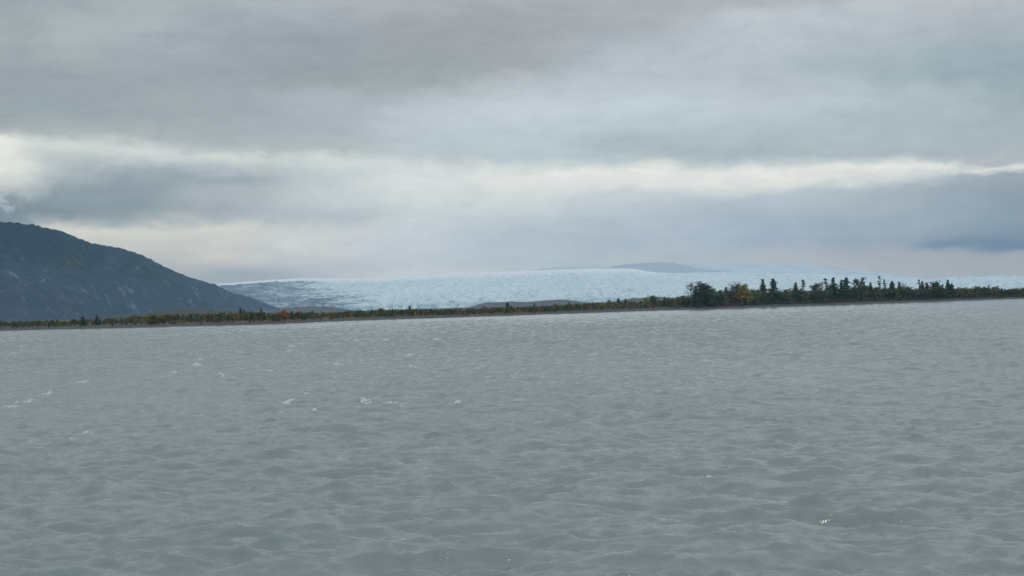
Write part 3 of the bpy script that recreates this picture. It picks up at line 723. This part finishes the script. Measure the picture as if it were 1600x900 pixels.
# ---- masses nobody could count: brush and far wood
def brush(name, label, x0, x1, offs, topf, hfrac, n, size, palette, seed, hmin=.5, z_dn=0.0, cat='brush'):
    r = np.random.default_rng(seed)
    V = []; cl = []
    m = n // 60
    for j in range(m):                                   # each clump of about 60 leaf faces is one bush
        p = r.uniform(x0, x1); off = r.uniform(*offs)
        Y = 500.0
        for _ in range(3): X = at(p, 480, Y).x; Y = float(np.interp(X, sx, sy)) + off
        z0 = float(np.interp(off, vv, zz))
        H = max(hmin, (at(p, float(topf(p)), Y).z - z0) * r.uniform(*hfrac))
        rx = max(.4, H * r.uniform(.2, .42)); c = r.normal(0, .42, (60, 3)) * (rx, rx, 0)
        zq = r.uniform(0, 1, 60) ** .8
        c[:, :2] *= (1.15 - zq[:, None] * .75); c[:, 2] = z0 - z_dn + zq * H
        c[:, 0] += X; c[:, 1] += Y
        lo, hi = palette[r.integers(len(palette))]
        t = r.random((60, 1)); cl.append(np.array(lo) * (1 - t) + np.array(hi) * t); V.append(c)
    V = np.concatenate(V); cl = np.repeat(np.concatenate(cl), 4, 0)
    qv, qf = quads(V, size, r)
    o = link(name, poly_mesh(name, qv, qf, False, cols=cl), M_leaf)
    return tag(o, label, cat, kind='stuff')
G = lambda *a: a
dk = G((.016, .030, .022), (.055, .078, .040)); ol = G((.035, .045, .018), (.10, .11, .04)); br = G((.05, .04, .035), (.13, .09, .065))
pu = G((.035, .035, .040), (.09, .085, .09)); ye = G((.09, .07, .02), (.20, .15, .05)); ru = G((.07, .045, .03), (.14, .085, .05)); gy = G((.03, .04, .035), (.07, .08, .06))
brush('thicket', 'dense dark green thicket covering the right bank', 1055, 1760, (9, 30), topy, (.45, 1.0), 110000, .26, [dk, dk, ol, ol, gy], 61)
brush('thicket', 'dull olive and gold thicket along the middle bank', 560, 1075, (10, 44), topy, (.25, .85), 60000, .22, [ol, ol, dk, dk, br, ye, gy], 62)
brush('thicket', 'hazy green and brown wood along the left bank', -400, 600, (30, 85), topy, (.12, .9), 48000, .22, [ol, dk, gy, br, dk], 63)
brush('undergrowth', 'grey and rust coloured low willow scrub at the foot of the thicket', 1055, 1760, (3.5, 9), lambda p: topy(p) + 14, (.3, .9), 34000, .16, [pu, pu, br, gy, dk, gy], 64, hmin=.7)
brush('undergrowth', 'brown and rust coloured low scrub edging the left and middle bank', -400, 1075, (5, 30), lambda p: topy(p) + 8, (.1, .95), 46000, .15, [br, br, ru, ol, ol, gy, pu, dk], 65, hmin=.35)

# driftwood and stones line on the bank edge
def stones():
    r = np.random.default_rng(9); V = []; Fc = []; o = 0
    base = np.array([(-1, -1, -1), (1, -1, -1), (1, 1, -1), (-1, 1, -1), (-.7, -.7, .8), (.7, -.7, .8), (.7, .7, .8), (-.7, .7, .8)], float)
    fc = np.array([(0, 1, 5, 4), (1, 2, 6, 5), (2, 3, 7, 6), (3, 0, 4, 7), (4, 5, 6, 7), (3, 2, 1, 0)])
    for _ in range(2600):
        X = r.uniform(-260, 320); off = r.uniform(.2, 6); s = r.uniform(.05, .22)
        v = base * (1 + r.normal(0, .15, base.shape)) * (s * r.uniform(1, 2.2), s, s * .6)
        v += (X, float(shoreY(X)) + off, float(np.interp(off, vv, zz)))
        V.append(v); Fc.append(fc + o); o += 8
    return poly_mesh('gravel', np.concatenate(V), np.concatenate(Fc))
M_stone = material('stone', lambda bb, p: bb.put(p.inputs['Base Color'], bb.mix(bb.noise(scaled(bb, geo(bb), (1, 1, 1)), 1.5, 3), (.05, .052, .055), (.20, .20, .20))), .9, .3)
tag(link('gravel', stones(), M_stone), 'grey cobbles along the waterline of the far bank', 'gravel', kind='stuff')

# ------------------------------------------------------------------ haze
hm = bpy.data.materials.new('haze'); hm.use_nodes = True; hn = hm.node_tree; hn.nodes.clear()
pv = hn.nodes.new('ShaderNodeVolumePrincipled'); out = hn.nodes.new('ShaderNodeOutputMaterial')
pv.inputs['Color'].default_value = (.42, .72, 1.0, 1); pv.inputs['Density'].default_value = HAZE_D; pv.inputs['Anisotropy'].default_value = 0.0
hn.links.new(pv.outputs[0], out.inputs['Volume'])
x0, x1, y0, y1, z0, z1 = -8000, 8000, -1000, 13200, -8, 420
hv = np.array([(x, y, z) for z in (z0, z1) for x, y in ((x0, y0), (x1, y0), (x1, y1), (x0, y1))], float)
hf = np.array([(0, 3, 2, 1), (4, 5, 6, 7), (0, 1, 5, 4), (1, 2, 6, 5), (2, 3, 7, 6), (3, 0, 4, 7)])
tag(link('haze', poly_mesh('haze', hv, hf), hm), 'thin blue haze over the valley', 'haze', kind='stuff')
